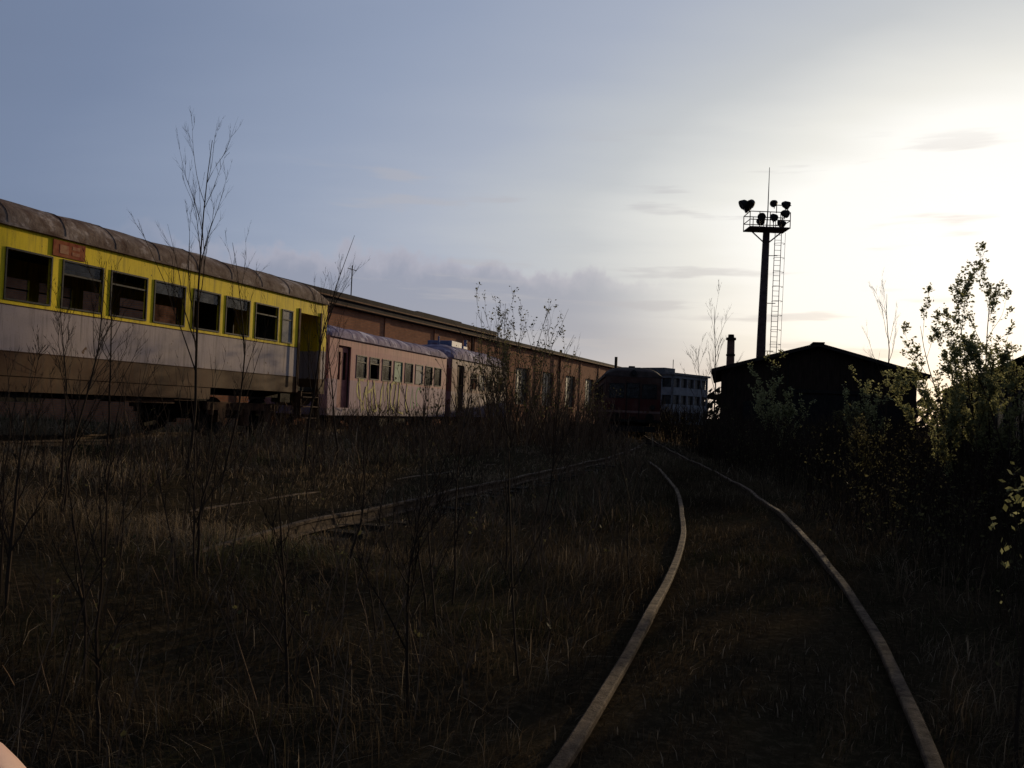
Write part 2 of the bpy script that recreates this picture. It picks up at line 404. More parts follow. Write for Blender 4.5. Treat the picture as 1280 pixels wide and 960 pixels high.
wins=[]
for k in range(8):
    a=1.95+1.03*k; w=(a,a+.72,1.78,2.5)
    if k==3: w=w+(4,)
    if k in (5,): w=w+(3,)
    wins.append(w)
pz=math.atan2(.9604,.2785)
pk=coach('pink_railcar',(-5.75-.9604*1.4,27.5+.2785*1.4,.77),pz,0,10.5,2.8,.5,3.03,3.48,wins,[(.62,1.5,.75,2.75)],M_pink,M_roof2,
   ends=(((-.4,.4,.8,2.7),),((-.4,.4,.8,2.7),)),bogies=(2.2,8.3),glass=0.8,seed=9,ribs=1.0,farfill=True,door_mat=noisy('door_maroon',(0.2,0.07,0.07),(0.33,0.14,0.13),4,0.7,0.1,spec=.1))
mgraf=noisy('graffiti_yellow',(0.36,0.29,0.15),(0.72,0.66,0.26),6,0.75,0.0,spec=.05)
mgraf2=noisy('graffiti_green',(0.12,0.26,0.12),(0.3,0.42,0.2),9,0.7,0.0,spec=.05)
m=MB()
def ribbon(m,pts,w,y,mi=0):
    vs=[];fs=[]
    for i,p in enumerate(pts):
        a=pts[max(i-1,0)]; b_=pts[min(i+1,len(pts)-1)]; dx=b_[0]-a[0]; dz=b_[1]-a[1]; L=math.hypot(dx,dz) or 1
        w_=w*(.6+.5*abs(math.sin(i*1.7+p[0]*3)))
        vs.append((p[0]-dz/L*w_/2,y,p[1]+dx/L*w_/2)); vs.append((p[0]+dz/L*w_/2,y,p[1]-dx/L*w_/2))
    for i in range(len(pts)-1): fs.append((2*i,2*i+1,2*i+3,2*i+2))
    m.add(vs,fs,mi)
def arc(cx,cz,rx,rz,a0,a1,n=14): return [(cx+rx*math.cos(math.radians(a0+(a1-a0)*i/n)),cz+rz*math.sin(math.radians(a0+(a1-a0)*i/n))) for i in range(n+1)]
strokes=[arc(2.35,1.4,.3,.33,60,250),[(2.2,1.1),(2.55,.95),(2.6,.68)],[(2.9,1.72),(2.78,1.2),(2.95,.62)],[(2.55,1.22),(3.2,1.4)],arc(3.45,1.15,.25,.5,100,330),
 [(3.9,.62),(4.0,1.4),(4.12,1.76),(4.3,1.0),(4.55,1.75),(4.6,.6)],arc(5.05,1.25,.26,.5,60,280),[(5.3,1.76),(5.1,.6)],[(5.6,1.75),(5.5,.65),(6.0,.6)],[(6.3,1.74),(6.2,1.0),(6.4,.6)],[(2.15,1.76),(2.45,.62),(2.75,1.5)],[(3.3,1.74),(3.65,.65)],[(4.8,1.7),(4.9,1.5)]]
for i,s in enumerate(strokes): ribbon(m,s,.10,-1.404-.0012*i)
for i,s in enumerate([[(6.7,.8),(6.85,1.6),(7.05,.8)],arc(7.5,1.25,.25,.35,30,260)]): ribbon(m,s,.08,-1.404-.0012*i,1)
m.obj('graffiti',[mgraf,mgraf2],pk)

L0=11.2
ox=-5.75+.2785*L0; oy=27.5+.9604*L0
wins=[(2.6,3.4,1.78,2.5),(3.8,4.6,1.78,2.5,3),(5.0,5.8,1.78,2.5),(6.8,7.5,1.8,2.5)]
cb=coach('derelict_cab_railcar',(ox-.9604*1.4,oy+.2785*1.4,.77),pz,0,8.4,2.8,.5,3.1,3.75,wins,[(.7,1.6,.75,2.8)],M_pink2,M_roof2,
   ends=(((-1.1,-.2,1.8,2.7),(.2,1.1,1.8,2.7)),((-1.1,-.2,1.8,2.7),(.2,1.1,1.8,2.7))),bogies=(2.0,6.4),glass=0.5,seed=12,round_end=1.4,ribs=.8,farfill=True)
m=MB(); m.box(2.0,3.4,-.6,.6,3.7,3.98); m.box(4.2,4.8,-.4,.4,3.7,3.9); m.tube([(5.6,0,3.7),(5.6,0,4.3)],.09,8); m.tube([(1.1,-.3,3.7),(1.1,-.3,4.1)],.05,6)
bevel(m.obj('roof_equipment',[noisy('blue_grey_housing',(0.08,0.11,0.22),(0.18,0.2,0.32),4,0.6,0.2)],cb),.05)

ang=math.atan2(1,.06)
rt=coach('dark_red_train',(6.45,46.8,.49),ang,0,19,2.95,.95,3.2,3.78,[(2.2+1.7*k,3.3+1.7*k,2.05,2.85) for k in range(9)],[(.6,1.4,1.0,2.95)],M_red,M_roof3,
   ends=(((-1.22,-.5,2.1,2.8),(-.33,.33,2.1,2.85),(.5,1.22,2.1,2.8)),()),bogies=(3,15.5),glass=0.8,seed=21,round_end=.9)
m=MB()
for yy in (-1.05,1.05): m.tube([(-.02,yy,1.62),(-.12,yy,1.62)],.13,14); m.tube([(-.12,yy,1.62),(-.13,yy,1.62)],.11,14,1)
m.tube([(.1,0,3.42),(-.08,0,3.42)],.15,14); m.tube([(-.08,0,3.42),(-.09,0,3.42)],.12,14,1)
m.box(-.03,0,-.36,-.32,1.05,2.95); m.box(-.03,0,.32,.36,1.05,2.95)
m.box(-.25,0,-1.4,1.4,.8,.95); m.box(-.5,-.35,-1.2,1.2,.3,.6)
for zz in (.35,.6,.85): m.box(-.3,-.02,.9,1.35,zz,zz+.03)
m.tube([(1.0,.9,3.5),(1.0,.9,4.3)],.08,8)
m.obj('headlamps_door_trim_plough',[M_black,gm0:=M_frame],rt)

# ------------------------------------------------------------------ brick hall
mb_,t,b=newmat('old_brick')
tc=t.n('ShaderNodeTexCoord').outputs['Object']
sp=t.n('ShaderNodeSeparateXYZ'); t.l(tc,sp.inputs[0])
cm=t.n('ShaderNodeCombineXYZ'); t.l(t.math('ADD',sp.outputs[0],sp.outputs[1]),cm.inputs[0]); t.l(sp.outputs[2],cm.inputs[1])
br=t.n('ShaderNodeTexBrick'); t.l(cm.outputs[0],br.inputs['Vector']); br.inputs['Scale'].default_value=1
br.inputs['Color1'].default_value=(0.46,0.19,0.09,1); br.inputs['Color2'].default_value=(0.33,0.13,0.065,1); br.inputs['Mortar'].default_value=(0.26,0.17,0.12,1)
br.inputs['Mortar Size'].default_value=.012; br.inputs['Brick Width'].default_value=.26; br.inputs['Row Height'].default_value=.08
col=t.mix(t.math('MULTIPLY',t.sstep(t.noise(tc,.5,6,.7),.42,.7),.5),br.outputs[0],(0.16,0.075,0.045))
col=t.mix(t.math('MULTIPLY',t.sstep(t.noise(t.mapping(tc,(2,2,.25)),1,6,.7),.5,.75),.45),col,(0.08,0.045,0.03))
t.l(col,b.inputs['Base Color']); b.inputs['Roughness'].default_value=.95; setspec(b,.05)
bang=math.atan2(.928,.371)
bh=empty('brick_workshop_building',(-12.4,30,0.1),bang)
LB=74.0; D=16.0
opens=[]
u=(61.6-30)*1.077
k=-6
while u+5.55*k<LB-4:
    a=u+5.55*k
    if a>1: opens.append((a,a+2.55,2.0,4.6))
    k+=1
wall('front_wall',(0,LB),(0,6.0),opens,lambda uu,z:(uu,0,z),mb_,bh,.4)
m=MB(); m.add([(0,.4,0),(0,D,0),(0,D,6),(0,.4,6)],[(0,3,2,1)]); m.add([(LB,.4,0),(LB,D,0),(LB,D,6),(LB,.4,6)],[(0,1,2,3)]); m.add([(0,D,0),(LB,D,0),(LB,D,6),(0,D,6)],[(3,2,1,0)])
m.obj('rear_and_end_walls',[mb_],bh)
m=MB()
for i,o_ in enumerate(opens):
    c_=o_[0]-1.5; m.box(c_-.25,c_+.25,-.06,-.003,0,5.98)
    m.box(o_[0]-.1,o_[1]+.1,-.08,-.003,1.86,1.997)
m.obj('pilasters_and_sills',[mb_],bh)
m=MB()
m.box(-.6,LB+.4,-.30,D+.4,6.003,6.30)
m.box(-.6,29.5,-.36,D+.4,6.303,6.62)
m.box(22,28,1.5,6,6.623,7.1)
for k in range(9): 
    x=4+k*7.7; m.tube([(x,2.2+k%3,6.3),(x,2.2+k%3,7.05)],.12,8); 
m.box(33,33.8,3,3.8,6.3,7.3)
m.tube([(14,1,6.6),(14,1,8.4)],.03,5); m.tube([(13.6,1,8.2),(14.4,1,8.2)],.02,5)
m.obj('flat_roof',[noisy('tar_roof',(0.03,0.024,0.02),(0.06,0.045,0.04),1.5,0.9,0.3,spec=.1)],bh)
m=MB(); m.box(-.6,29.5,-.40,-.3605,6.34,6.40); m.box(-.6,LB+.4,-.34,-.3005,6.04,6.10); m.obj('eaves_flashing',[noisy('rusty_flashing',(0.14,0.06,0.03),(0.24,0.12,0.06),2,0.8,0.1,spec=.1)],bh)
m=MB(); g=MB()
for a,b_,c,d in opens:
    for i in range(5): x=a+(b_-a)*i/4; m.box(x-.035,x+.035,.14,.2,c,d)
    for j in range(6): z=c+(d-c)*j/5; m.box(a,b_,.145,.195,z-.03,z+.03)
    g.add([(a,.17,c),(b_,.17,c),(b_,.17,d),(a,.17,d)],[(0,1,2,3)])
m.obj('window_bars',[noisy('grey_window_paint',(0.06,0.05,0.045),(0.13,0.12,0.10),4,0.7,0.1)],bh)
gm,t,b=newmat('workshop_glass'); b.inputs['Base Color'].default_value=(0.015,0.016,0.018,1); b.inputs['Roughness'].default_value=.35; setspec(b,.2)
t.l(t.ramp(t.noise(t.n('ShaderNodeTexCoord').outputs['Object'],1.8,4,.6),[(0.4,(.01,.011,.012)),(.7,(.05,.048,.045))]),b.inputs['Base Color'])
g.obj('window_glass',[gm],bh)
m=MB()
for x in (9.3,26,43,59): m.tube([(x,-.2,.3),(x,-.2,6.0)],.07,8)
m.obj('downpipes',[M_rust],bh)

# ------------------------------------------------------------------ far office block
fb=empty('office_block',(23.4,128,0),math.radians(48))
mw=noisy('pale_render',(0.13,0.135,0.15),(0.20,0.205,0.22),1,0.85,0.1,spec=.1)
def facade(nm,L,pl,flip):
    op=[]
    for s_ in range(3):
        z=1.0+s_*2.5; n=int(L/2.0)
        for k in range(n): op.append((.25+k*2.0,.25+k*2.0+1.7,z,z+1.35))
    wall(nm,(0,L),(0,7.8),op,pl,mw,fb,.25,flip=flip); return op
facade('front_wall',10.1,lambda u,z:(u,0,z),False); facade('side_wall',10.1,lambda u,z:(0,10.1-u,z),False)
facade('end_wall',10.1,lambda u,z:(10.1,u,z),False); facade('back_wall',10.1,lambda u,z:(10.1-u,10.1,z),False)
m=MB(); m.box(.3,9.8,.3,9.8,.05,7.7); m.obj('dark_glazing',[gm],fb)
m=MB(); m.box(-.3,10.4,-.3,10.4,7.803,8.1); m.box(4,7,4,8,8.1,9.1); m.tube([(8,5,8.1),(8,5,10.6)],.06,6); m.obj('roof',[noisy('office_roof',(0.06,0.06,0.07),(0.12,0.12,0.12),2,.8,.1)],fb)

# ------------------------------------------------------------------ dark gable shed
M_shed=noisy('tarred_timber',(0.018,0.013,0.010),(0.045,0.03,0.022),2.5,0.9,0.6,stretch=(6,6,.6),spec=.1)
M_shroof=noisy('shed_roof_felt',(0.018,0.015,0.014),(0.045,0.036,0.03),2,0.9,0.4,spec=.1)
sh=empty('gable_shed',(9.5,40,0),math.radians(-13.5))
W_=8.25; ez=3.85; pk_=5.0; Ds=12
m=MB()
m.add([(0,0,0),(W_,0,0),(W_,0,ez),(W_/2,0,pk_),(0,0,ez)],[(0,1,2,3,4)]); m.add([(0,Ds,0),(W_,Ds,0),(W_,Ds,ez),(W_/2,Ds,pk_),(0,Ds,ez)],[(4,3,2,1,0)])
m.add([(0,0,0),(0,Ds,0),(0,Ds,ez),(0,0,ez)],[(3,2,1,0)]); m.add([(W_,0,0),(W_,Ds,0),(W_,Ds,ez),(W_,0,ez)],[(0,1,2,3)])
m.obj('walls',[M_shed],sh)
m=MB()
def slope(xa,za,xb,zb_):
    tt=.16
    m.add([(xa,-.45,za),(xb,-.45,zb_),(xb,Ds+.4,zb_),(xa,Ds+.4,za),(xa,-.45,za+tt),(xb,-.45,zb_+tt),(xb,Ds+.4,zb_+tt),(xa,Ds+.4,za+tt)],[(0,3,2,1),(4,5,6,7),(0,1,5,4),(1,2,6,5),(2,3,7,6),(3,0,4,7)])
sl=(pk_-ez)/(W_/2)
slope(-.45,ez-.45*sl+.01,W_/2-.001,pk_+.01); slope(W_/2+.001,pk_+.01,W_+.45,ez-.45*sl+.01)
m.box(W_/2-.25,W_/2+.25,-.5,Ds+.45,pk_+.13,pk_+.19)
m.obj('roof',[M_shroof],sh)
m=MB()
m.box(3.2,5.9,-.06,-.003,0,2.9); 
for x in (3.2,4.52,5.86): m.box(x-.06,x+.06,-.1,-.061,0,2.95)
m.box(3.1,6.0,-.12,-.061,2.95,3.1); m.box(1.0,2.2,-.05,-.003,1.6,2.5); m.box(6.6,7.7,-.05,-.003,1.6,2.5)
k=.2
while k<W_: 
    zt_=ez+(k if k<W_/2 else W_-k)*sl-.05
    if not (3.1<k<6.0 or 1<k<2.2 or 6.6<k<7.7): m.box(k-.02,k+.02,-.03,-.0035,0,zt_)
    k+=.45
m.obj('doors_boards_windows',[M_black],sh)

ch=empty('smokestack',(13.6,55,0))
m=MB(); m.tube([(0,0,0),(0,0,3),(0,0,6.6)],[.32,.28,.23],16); m.obj('stack',[noisy('stack_brick',(0.06,0.03,0.022),(0.12,0.06,0.04),5,.9,.3)],ch,True)
m=MB(); m.tube([(0,0,6.601),(0,0,6.75)],.31,16); m.tube([(0,0,5.6),(0,0,5.72)],.28,16); m.tube([(0,0,6.75),(0,0,6.95)],[.2,.18],12); m.obj('cap_rings',[M_dark],ch)

# ------------------------------------------------------------------ right-hand long shed
ls=empty('long_storage_building',(7.3,7,0),math.atan2(.928,.371))
m=MB(); LL=46; Ew=3.75
m.box(0,LL,-9,-.0,0,Ew); m.obj('walls',[M_shed],ls)
m=MB()
m.add([(-.4,.4,Ew-.16),(LL+.4,.4,Ew-.16),(LL+.4,-4.5,6.1),(-.4,-4.5,6.1),(-.4,-9.4,Ew-.16),(LL+.4,-9.4,Ew-.16)],[(0,1,2,3),(3,2,5,4),(0,3,4),(1,5,2),(0,4,5,1)])
m.obj('roof',[M_shroof],ls)
m=MB()
for k in range(30): x=.6+k*1.55; m.box(x-.05,x+.05,.003,.07,0,Ew-.2)
for k in range(11): x=2+k*4.1; m.box(x,x+1.5,.004,.05,1.4,2.5,1)
m.obj('posts_and_windows',[M_black,gm],ls)

# ------------------------------------------------------------------ floodlight mast
ma=empty('floodlight_mast',(15.45,55,0))
M_mast=noisy('mast_paint',(0.045,0.03,0.028),(0.09,0.06,0.055),4,.7,.2,spec=.1)
m=MB(); m.tube([(0,0,0),(.05,0,7),(.15,0,13.6)],[.34,.27,.21],16); m.obj('pole',[M_mast],ma,True)
m=MB(); m.tube([(.15,0,13.6),(.2,0,14.9),(.22,0,17.6)],[.05,.035,.018],6); m.obj('lightning_rod',[M_mast],ma)
m=MB(); Z=13.6
m.box(-1.1,1.4,-.75,.75,Z,Z+.08)
for zz in (.5,1.0):
    for a,b_ in (((-1.1,-.75),(1.4,-.75)),((1.4,-.75),(1.4,.75)),((1.4,.75),(-1.1,.75)),((-1.1,.75),(-1.1,-.75))):
        m.tube([(a[0],a[1],Z+zz),(b_[0],b_[1],Z+zz)],.03,5)
for x in (-1.1,-.5,.15,.8,1.4):
    for y in (-.75,.75): m.tube([(x,y,Z),(x,y,Z+1.0)],.03,5)
for sx in (-.9,1.2): m.tube([(sx,0,Z),(.15,0,Z-.9)],.045,5)
m.tube([(-1.1,-.5,Z+1.0),(-1.1,-.5,Z+1.75)],.03,5); m.tube([(-1.5,-.5,Z+1.4),(-.8,-.5,Z+1.4)],.03,5); m.tube([(.3,-.5,Z+1.5),(1.5,-.5,Z+1.5)],.03,5)
m.tube([(.6,-.5,Z+1),(.6,-.5,Z+1.6)],.03,5);m.tube([(1.3,-.5,Z+1),(1.3,-.5,Z+1.6)],.03,5)
m.obj('platform_and_railing',[M_mast],ma)
m=MB()
def lamp(x,y,z,dx,dy,dz,r=.27):
    d=Vector((dx,dy,dz)).normalized(); p=Vector((x,y,z))
    m.tube([p-d*.26,p-d*.12,p+d*.12,p+d*.2],[r*.35,r*.8,r,r*1.04],14)
    m.tube([p+d*.2,p+d*.205],[r*.9,r*.9],14,1)
    m.tube([p+Vector((0,0,-r-.12)),p+Vector((-.0,0,-r*.8))],.03,5)
lamp(-1.45,-.5,Z+1.5,-.9,-.1,-.5,.29); lamp(-1.0,-.5,Z+1.55,-.6,-.6,-.6,.27); lamp(-1.15,-.2,Z+1.3,-.8,.2,-.3,.24)
lamp(.45,-.5,Z+1.62,-.6,-.8,-.4,.22); lamp(1.15,-.5,Z+1.55,.7,-.6,-.5,.25); lamp(-.35,-.7,Z+.72,-.4,-1,-.5,.25); lamp(.35,-.7,Z+.7,.3,-1,-.6,.23); lamp(1.05,-.7,Z+.95,.6,-.8,-.4,.24); lamp(1.2,.5,Z+.6,.8,.4,-.4,.25); lamp(.0,.7,Z+.8,0,1,-.4)
m.obj('floodlights',[M_black,gm],ma,False)
m=MB()
for sx in (.55,.95): m.tube([(sx-.05,-.15,.3),(sx+.12,-.15,Z+.9)],.022,4)
z=.5
while z<Z+.8: f=(z-.3)/(Z); m.tube([(.50+.17*f,-.15,z),(.90+.17*f,-.15,z)],.014,4); z+=.32
z=2.8
while z<Z: 
    f=z/Z; c_=(.72+.17*f); m.tube([(c_+.33*math.cos(a),-.15-.33-.33*math.sin(a)+.1,z) for a in np.linspace(-.6,math.pi+.6,9)],.013,4); z+=.9
for a in (0.2,math.pi/2,math.pi-.2): m.tube([(.76+.33*math.cos(a),-.38-.33*math.sin(a),2.8),(.89+.33*math.cos(a),-.38-.33*math.sin(a),Z-.2)],.012,4)
for z in (3,6,9,12): m.tube([(.1,0,z),(.7+.17*z/Z,-.15,z)],.025,4)
m.obj('caged_ladder',[M_mast],ma)

# ------------------------------------------------------------------ vegetation
def plainmat(name,c1,c2):
    m,t,b=newmat(name); g=t.n('ShaderNodeNewGeometry'); t.l(t.ramp(g.outputs['Random Per Island'],[(0,c1),(1,c2)]),b.inputs['Base Color'])
    b.inputs['Roughness'].default_value=.95; setspec(b,.05); return m
M_bark=plainmat('sapling_bark',(0.020,0.014,0.010),(0.055,0.038,0.027))
M_barkp=plainmat('pale_twig_bark',(0.06,0.038,0.025),(0.18,0.12,0.075))
def leafmat(name,c1,c2):
    m,t,b=newmat(name)
    g=t.n('ShaderNodeNewGeometry'); 
    t.l(t.ramp(g.outputs['Random Per Island'],[(0,c1),(1,c2)]),b.inputs['Base Color']); b.inputs['Roughness'].default_value=.7; setspec(b,.15)
    tl=t.n('ShaderNodeBsdfTranslucent'); t.l(t.ramp(g.outputs['Random Per Island'],[(0,tuple(x*1.2 for x in c1)),(1,tuple(x*1.2 for x in c2))]),tl.inputs[0])
    mx=t.n('ShaderNodeMixShader'); mx.inputs[0].default_value=.5
    t.l(b.outputs[0],mx.inputs[1]); t.l(tl.outputs[0],mx.inputs[2]); t.l(mx.outputs[0],m.node_tree.nodes['Material Output'].inputs[0]); return m
M_leaf=leafmat('spring_leaves',(0.11,0.115,0.045),(0.30,0.30,0.15))
M_leafd=leafmat('dull_leaves',(0.04,0.04,0.018),(0.11,0.10,0.045))
def leaf(m,p,r,size,mi=1,off=0.0):
    d=Vector((r.uniform(-1,1),r.uniform(-1,1),r.uniform(-.2,1))).normalized(); a=d.cross(Vector((r.uniform(-1,1),r.uniform(-1,1),r.uniform(-1,1)))).normalized()
    L=size*r.uniform(.7,1.4); w=L*.26; p=Vector(p)+Vector((r.gauss(0,off),r.gauss(0,off),r.gauss(0,off)))
    m.add([p,p+d*L*.5+a*w,p+d*L,p+d*L*.5-a*w],[(0,1,2,3)],mi)
def grow(m,r,p,d,L,rad,depth,leaves,lsize,nseg=5,spread=.6,n=5,gnarl=.12,minr=.0022):
    pts=[Vector(p)]; d=Vector(d).normalized()
    for i in range(nseg):
        d=(d+Vector((r.gauss(0,gnarl),r.gauss(0,gnarl),r.gauss(0,gnarl*.5)+.06))).normalized(); pts.append(pts[-1]+d*(L/nseg))
    rs=[rad*(1-.85*i/nseg) for i in range(nseg+1)]
    m.tube(pts,rs,n,0,False)
    if depth>0:
        nb=r.randint(4,7) if depth>1 else r.randint(2,5)
        if depth>=3: nb=r.randint(9,14)
        for k in range(nb):
            f=r.uniform(.22,.95); i=min(int(f*nseg),nseg-1); q=pts[i].lerp(pts[i+1],f*nseg-i)
            dd=(pts[i+1]-pts[i]).normalized(); a=r.uniform(0,2*math.pi)
            side=Vector((math.cos(a),math.sin(a),r.uniform(-.1,.3)))
            nd=(dd*(1-spread*.4)+side*spread).normalized()
            grow(m,r,q,nd,L*r.uniform(.25,.48)*(1.15-.6*f),max(rad*(1-.8*f)*.55,minr),depth-1,leaves,lsize,max(3,nseg-2),spread,max(3,n-1),gnarl*1.25,minr)
    if leaves>0 and depth<=1:
        for k in range(int(leaves*(1 if depth==0 else 1.5)*r.uniform(.2,1.6))):
            f=r.uniform(.15,1)*nseg; i=min(int(f),nseg-1); leaf(m,pts[i].lerp(pts[i+1],f-i),r,lsize,1,lsize*.35)
def plant(name,x,y,h,rad,depth=3,leaves=0,lsize=.05,seed=1,stems=1,lean=(0,0),spread=.6,bark=None,lm=None,gn=.06,minr=.0022):
    r=random.Random(seed); m=MB(); z=float(th(x,y))-.05
    for s_ in range(stems):
        if stems>1: a=r.uniform(0,6.28); o=r.uniform(.02,.15)*h*.4; dd=Vector((math.cos(a)*r.uniform(.05,.35),math.sin(a)*r.uniform(.05,.35),1)); hh=h*r.uniform(.6,1.02)
        else: a=0;o=0; dd=Vector((lean[0],lean[1],1)); hh=h
        grow(m,r,(x+math.cos(a)*o,y+math.sin(a)*o,z),dd,hh,rad*(.7 if stems>1 else 1),depth,leaves,lsize,9 if depth>2 else 7,spread,6 if depth>2 else 5,gn,minr)
    return m.obj(name,[bark or M_bark,lm or M_leaf])
plant('bare_sapling',-4.75,13.0,5.1,.026,3,seed=1,lean=(.02,0),spread=.32)
plant('bare_sapling',-4.1,12.6,3.6,.018,3,seed=2,lean=(.06,0),spread=.36)
plant('bare_sapling',-4.5,9.0,2.7,.015,3,seed=3,lean=(-.03,0),spread=.42)
plant('bare_sapling',-3.75,16.2,4.5,.024,3,seed=4,lean=(.03,0),spread=.34)
plant('bare_sapling',-3.4,17.5,3.6,.020,3,seed=5,lean=(.04,0),spread=.38)
plant('bare_sapling',-6.6,14.5,3.2,.02,3,seed=6,spread=.45)
plant('bare_sapling',-5.3,10.5,2.4,.015,3,seed=16,spread=.45)
for i,(x,y,h) in enumerate([(-.15,28,5.3),(.3,29,5.2),(.6,30,4.8),(-1.3,26,3.6),(1.3,27,3.6),(2.2,29,3.4),(2.9,32,3.4),(-.6,31,4.8),(1.9,34,4.2),(-2.4,24,2.6),(-.4,27,4.0),(1.0,31,4.2),(3.4,34,3.2)]):
    plant('bare_shrub',x,y,h*.92,.034,2,leaves=4 if i in(0,1,2,7) else 1,lsize=.08,seed=30+i,stems=8,spread=.40,bark=M_barkp,lm=M_leafd,minr=.005)
plant('bare_sapling',8.9,38.5,6.6,.045,3,seed=7,spread=.36,minr=.005)
plant('bare_sapling',8.2,37,5.0,.03,3,seed=71,spread=.35,minr=.005)
plant('bare_sapling',14.9,35,7.3,.045,3,seed=8,spread=.3,minr=.004)
# leafy trees right
plant('willow_tree',9.0,16.4,4.7,.036,3,leaves=6,lsize=.062,seed=11,spread=.38,stems=4)
plant('willow_tree',8.65,16.2,3.9,.03,3,leaves=6,lsize=.06,seed=12,spread=.38,stems=3)
plant('willow_tree',9.4,15.6,5.0,.036,3,leaves=6,lsize=.062,seed=13,spread=.38,stems=4)
plant('willow_tree',9.1,18.0,3.9,.03,3,leaves=5,lsize=.07,seed=113,spread=.38,stems=2)
plant('willow_shrub',9.1,30,3.5,.03,2,leaves=13,lsize=.085,seed=14,stems=9,spread=.46)
plant('willow_shrub',12.0,30,3.2,.03,2,leaves=13,lsize=.085,seed=15,stems=9,spread=.46)
plant('willow_shrub',10.6,27,2.2,.03,2,leaves=9,lsize=.08,seed=17,stems=7,spread=.55,lm=M_leafd)
plant('willow_shrub',8.0,20,2.0,.02,2,leaves=5,lsize=.06,seed=18,stems=7,spread=.55,lm=M_leafd)
plant('leafy_sapling',2.42,4.15,1.75,.010,2,leaves=4,lsize=.036,seed=19,lean=(-.02,0),spread=.45)
plant('leafy_sapling',4.6,7.4,2.0,.012,3,leaves=2,lsize=.035,seed=20,spread=.42,lm=M_leafd)
sp_=[(-.47,4.6,1.5,(.03,0)),(.4,10.3,1.85,(.03,0)),(-3.15,5.6,1.6,(.05,0)),(-1.15,4.9,1.45,(.02,0)),(-2.5,7.2,1.6,(0,0)),(-1.5,8.4,1.5,(.05,0)),(-2.0,3.9,1.15,(.1,0)),(1.7,12.5,1.5,(.05,0)),(-.6,7,1.2,(-.05,0)),(-3.6,8.2,1.9,(.03,0)),(5.2,10,1.9,(0,0)),(6.0,12,2.3,(0,0)),(3.6,5.8,1.2,(0,0)),(1.2,8.5,.95,(0,0))]
r0=random.Random(99)
for i in range(44):
    y=r0.uniform(4,16); x=r0.uniform(-.62*y-.4,.18*y-.3)
    sp_.append((x,y,r0.uniform(.9,2.1),(r0.gauss(0,.06),r0.gauss(0,.06))))
for i,(x,y,h,ln) in enumerate(sp_):
    plant('bare_sapling',x,y,h,(.012 if i<6 else .008)+.002*(i%3),3 if i<6 else 2,seed=50+i,lean=ln,spread=.42,gn=.07)

def brush(name,areas,seed,mats,leafp=.0,lsize=.05):
    r=random.Random(seed); m=MB()
    for (xa,xb,ya,yb,n,h0,h1) in areas:
        for _ in range(n):
            y=r.uniform(ya,yb); x=r.uniform(xa,xb)
            if abs(float(lat_main(x,y)))<1.25: continue
            if y<30 and abs(float(lat_mid(x,y)))<1.1: continue
            h=r.uniform(h0,h1); z=float(th_s(x,y))-.03; w=.003+.00033*y
            d=Vector((r.gauss(0,.16),r.gauss(0,.16),1)); p=Vector((x,y,z)); pts=[p]
            for k in range(4): d=(d+Vector((r.gauss(0,.1),r.gauss(0,.1),0))).normalized(); pts.append(pts[-1]+d*h/4)
            m.tube(pts,[w,w*.9,w*.75,w*.55,w*.3],3,0,False)
            for k in range(r.randint(2,6)):
                i=r.randint(1,3); q=pts[i]; a=r.uniform(0,6.28); e=Vector((math.cos(a)*.6,math.sin(a)*.6,r.uniform(.4,1))).normalized()*h*r.uniform(.12,.35)
                m.tube([q,q+e*.5+Vector((0,0,.02)),q+e+Vector((0,0,h*.06))],[w*.6,w*.45,w*.25],3,0,False)
                if r.random()<leafp:
                    for _k in range(3): leaf(m,q+e*r.uniform(.2,1),r,lsize)
    return m.obj(name,mats)
brush('brush_thicket',[(4.6,9,7,16,480,.5,1.5),(6.5,13,14,30,900,.8,2.1),(8.6,17,30,37,550,.8,2.2),(7.9,9.0,32,40,160,1,2.6),(8.4,13,44,75,400,1.2,2.6)],1,[M_bark,M_leafd],.5,.05)
brush('brown_weed_stalks',[(-2,5,22,40,700,.5,1.5),(-7,2,14,24,550,.4,1.0),(-6,1.4,3.5,14,480,.3,.95),(2.2,4.5,4,12,80,.25,.7),(-3,6.5,38,60,350,.8,2.2),(-14,-7,6,13,40,.4,1.0),(-7,-1,22,30,300,.6,1.3)],2,[M_barkp,M_leafd],.05,.04)

r=random.Random(4); m=MB()
for i in range(9000):
    x=r.uniform(-260,330); y=215+r.uniform(-12,12); H_=6+3.0*float(vnoise(x+400,0,9,14))
    z=r.uniform(0,H_); s_=r.uniform(.5,1.5); a=r.uniform(0,3.14); 
    m.add([(x-s_,y,z),(x+s_*math.cos(a),y+s_*math.sin(a),z-s_*.3),(x+s_*.4,y,z+s_*1.2)],[(0,1,2)])
m.obj('distant_tree_line',[plainmat('distant_foliage',(0.02,0.02,0.015),(0.05,0.045,0.03))])

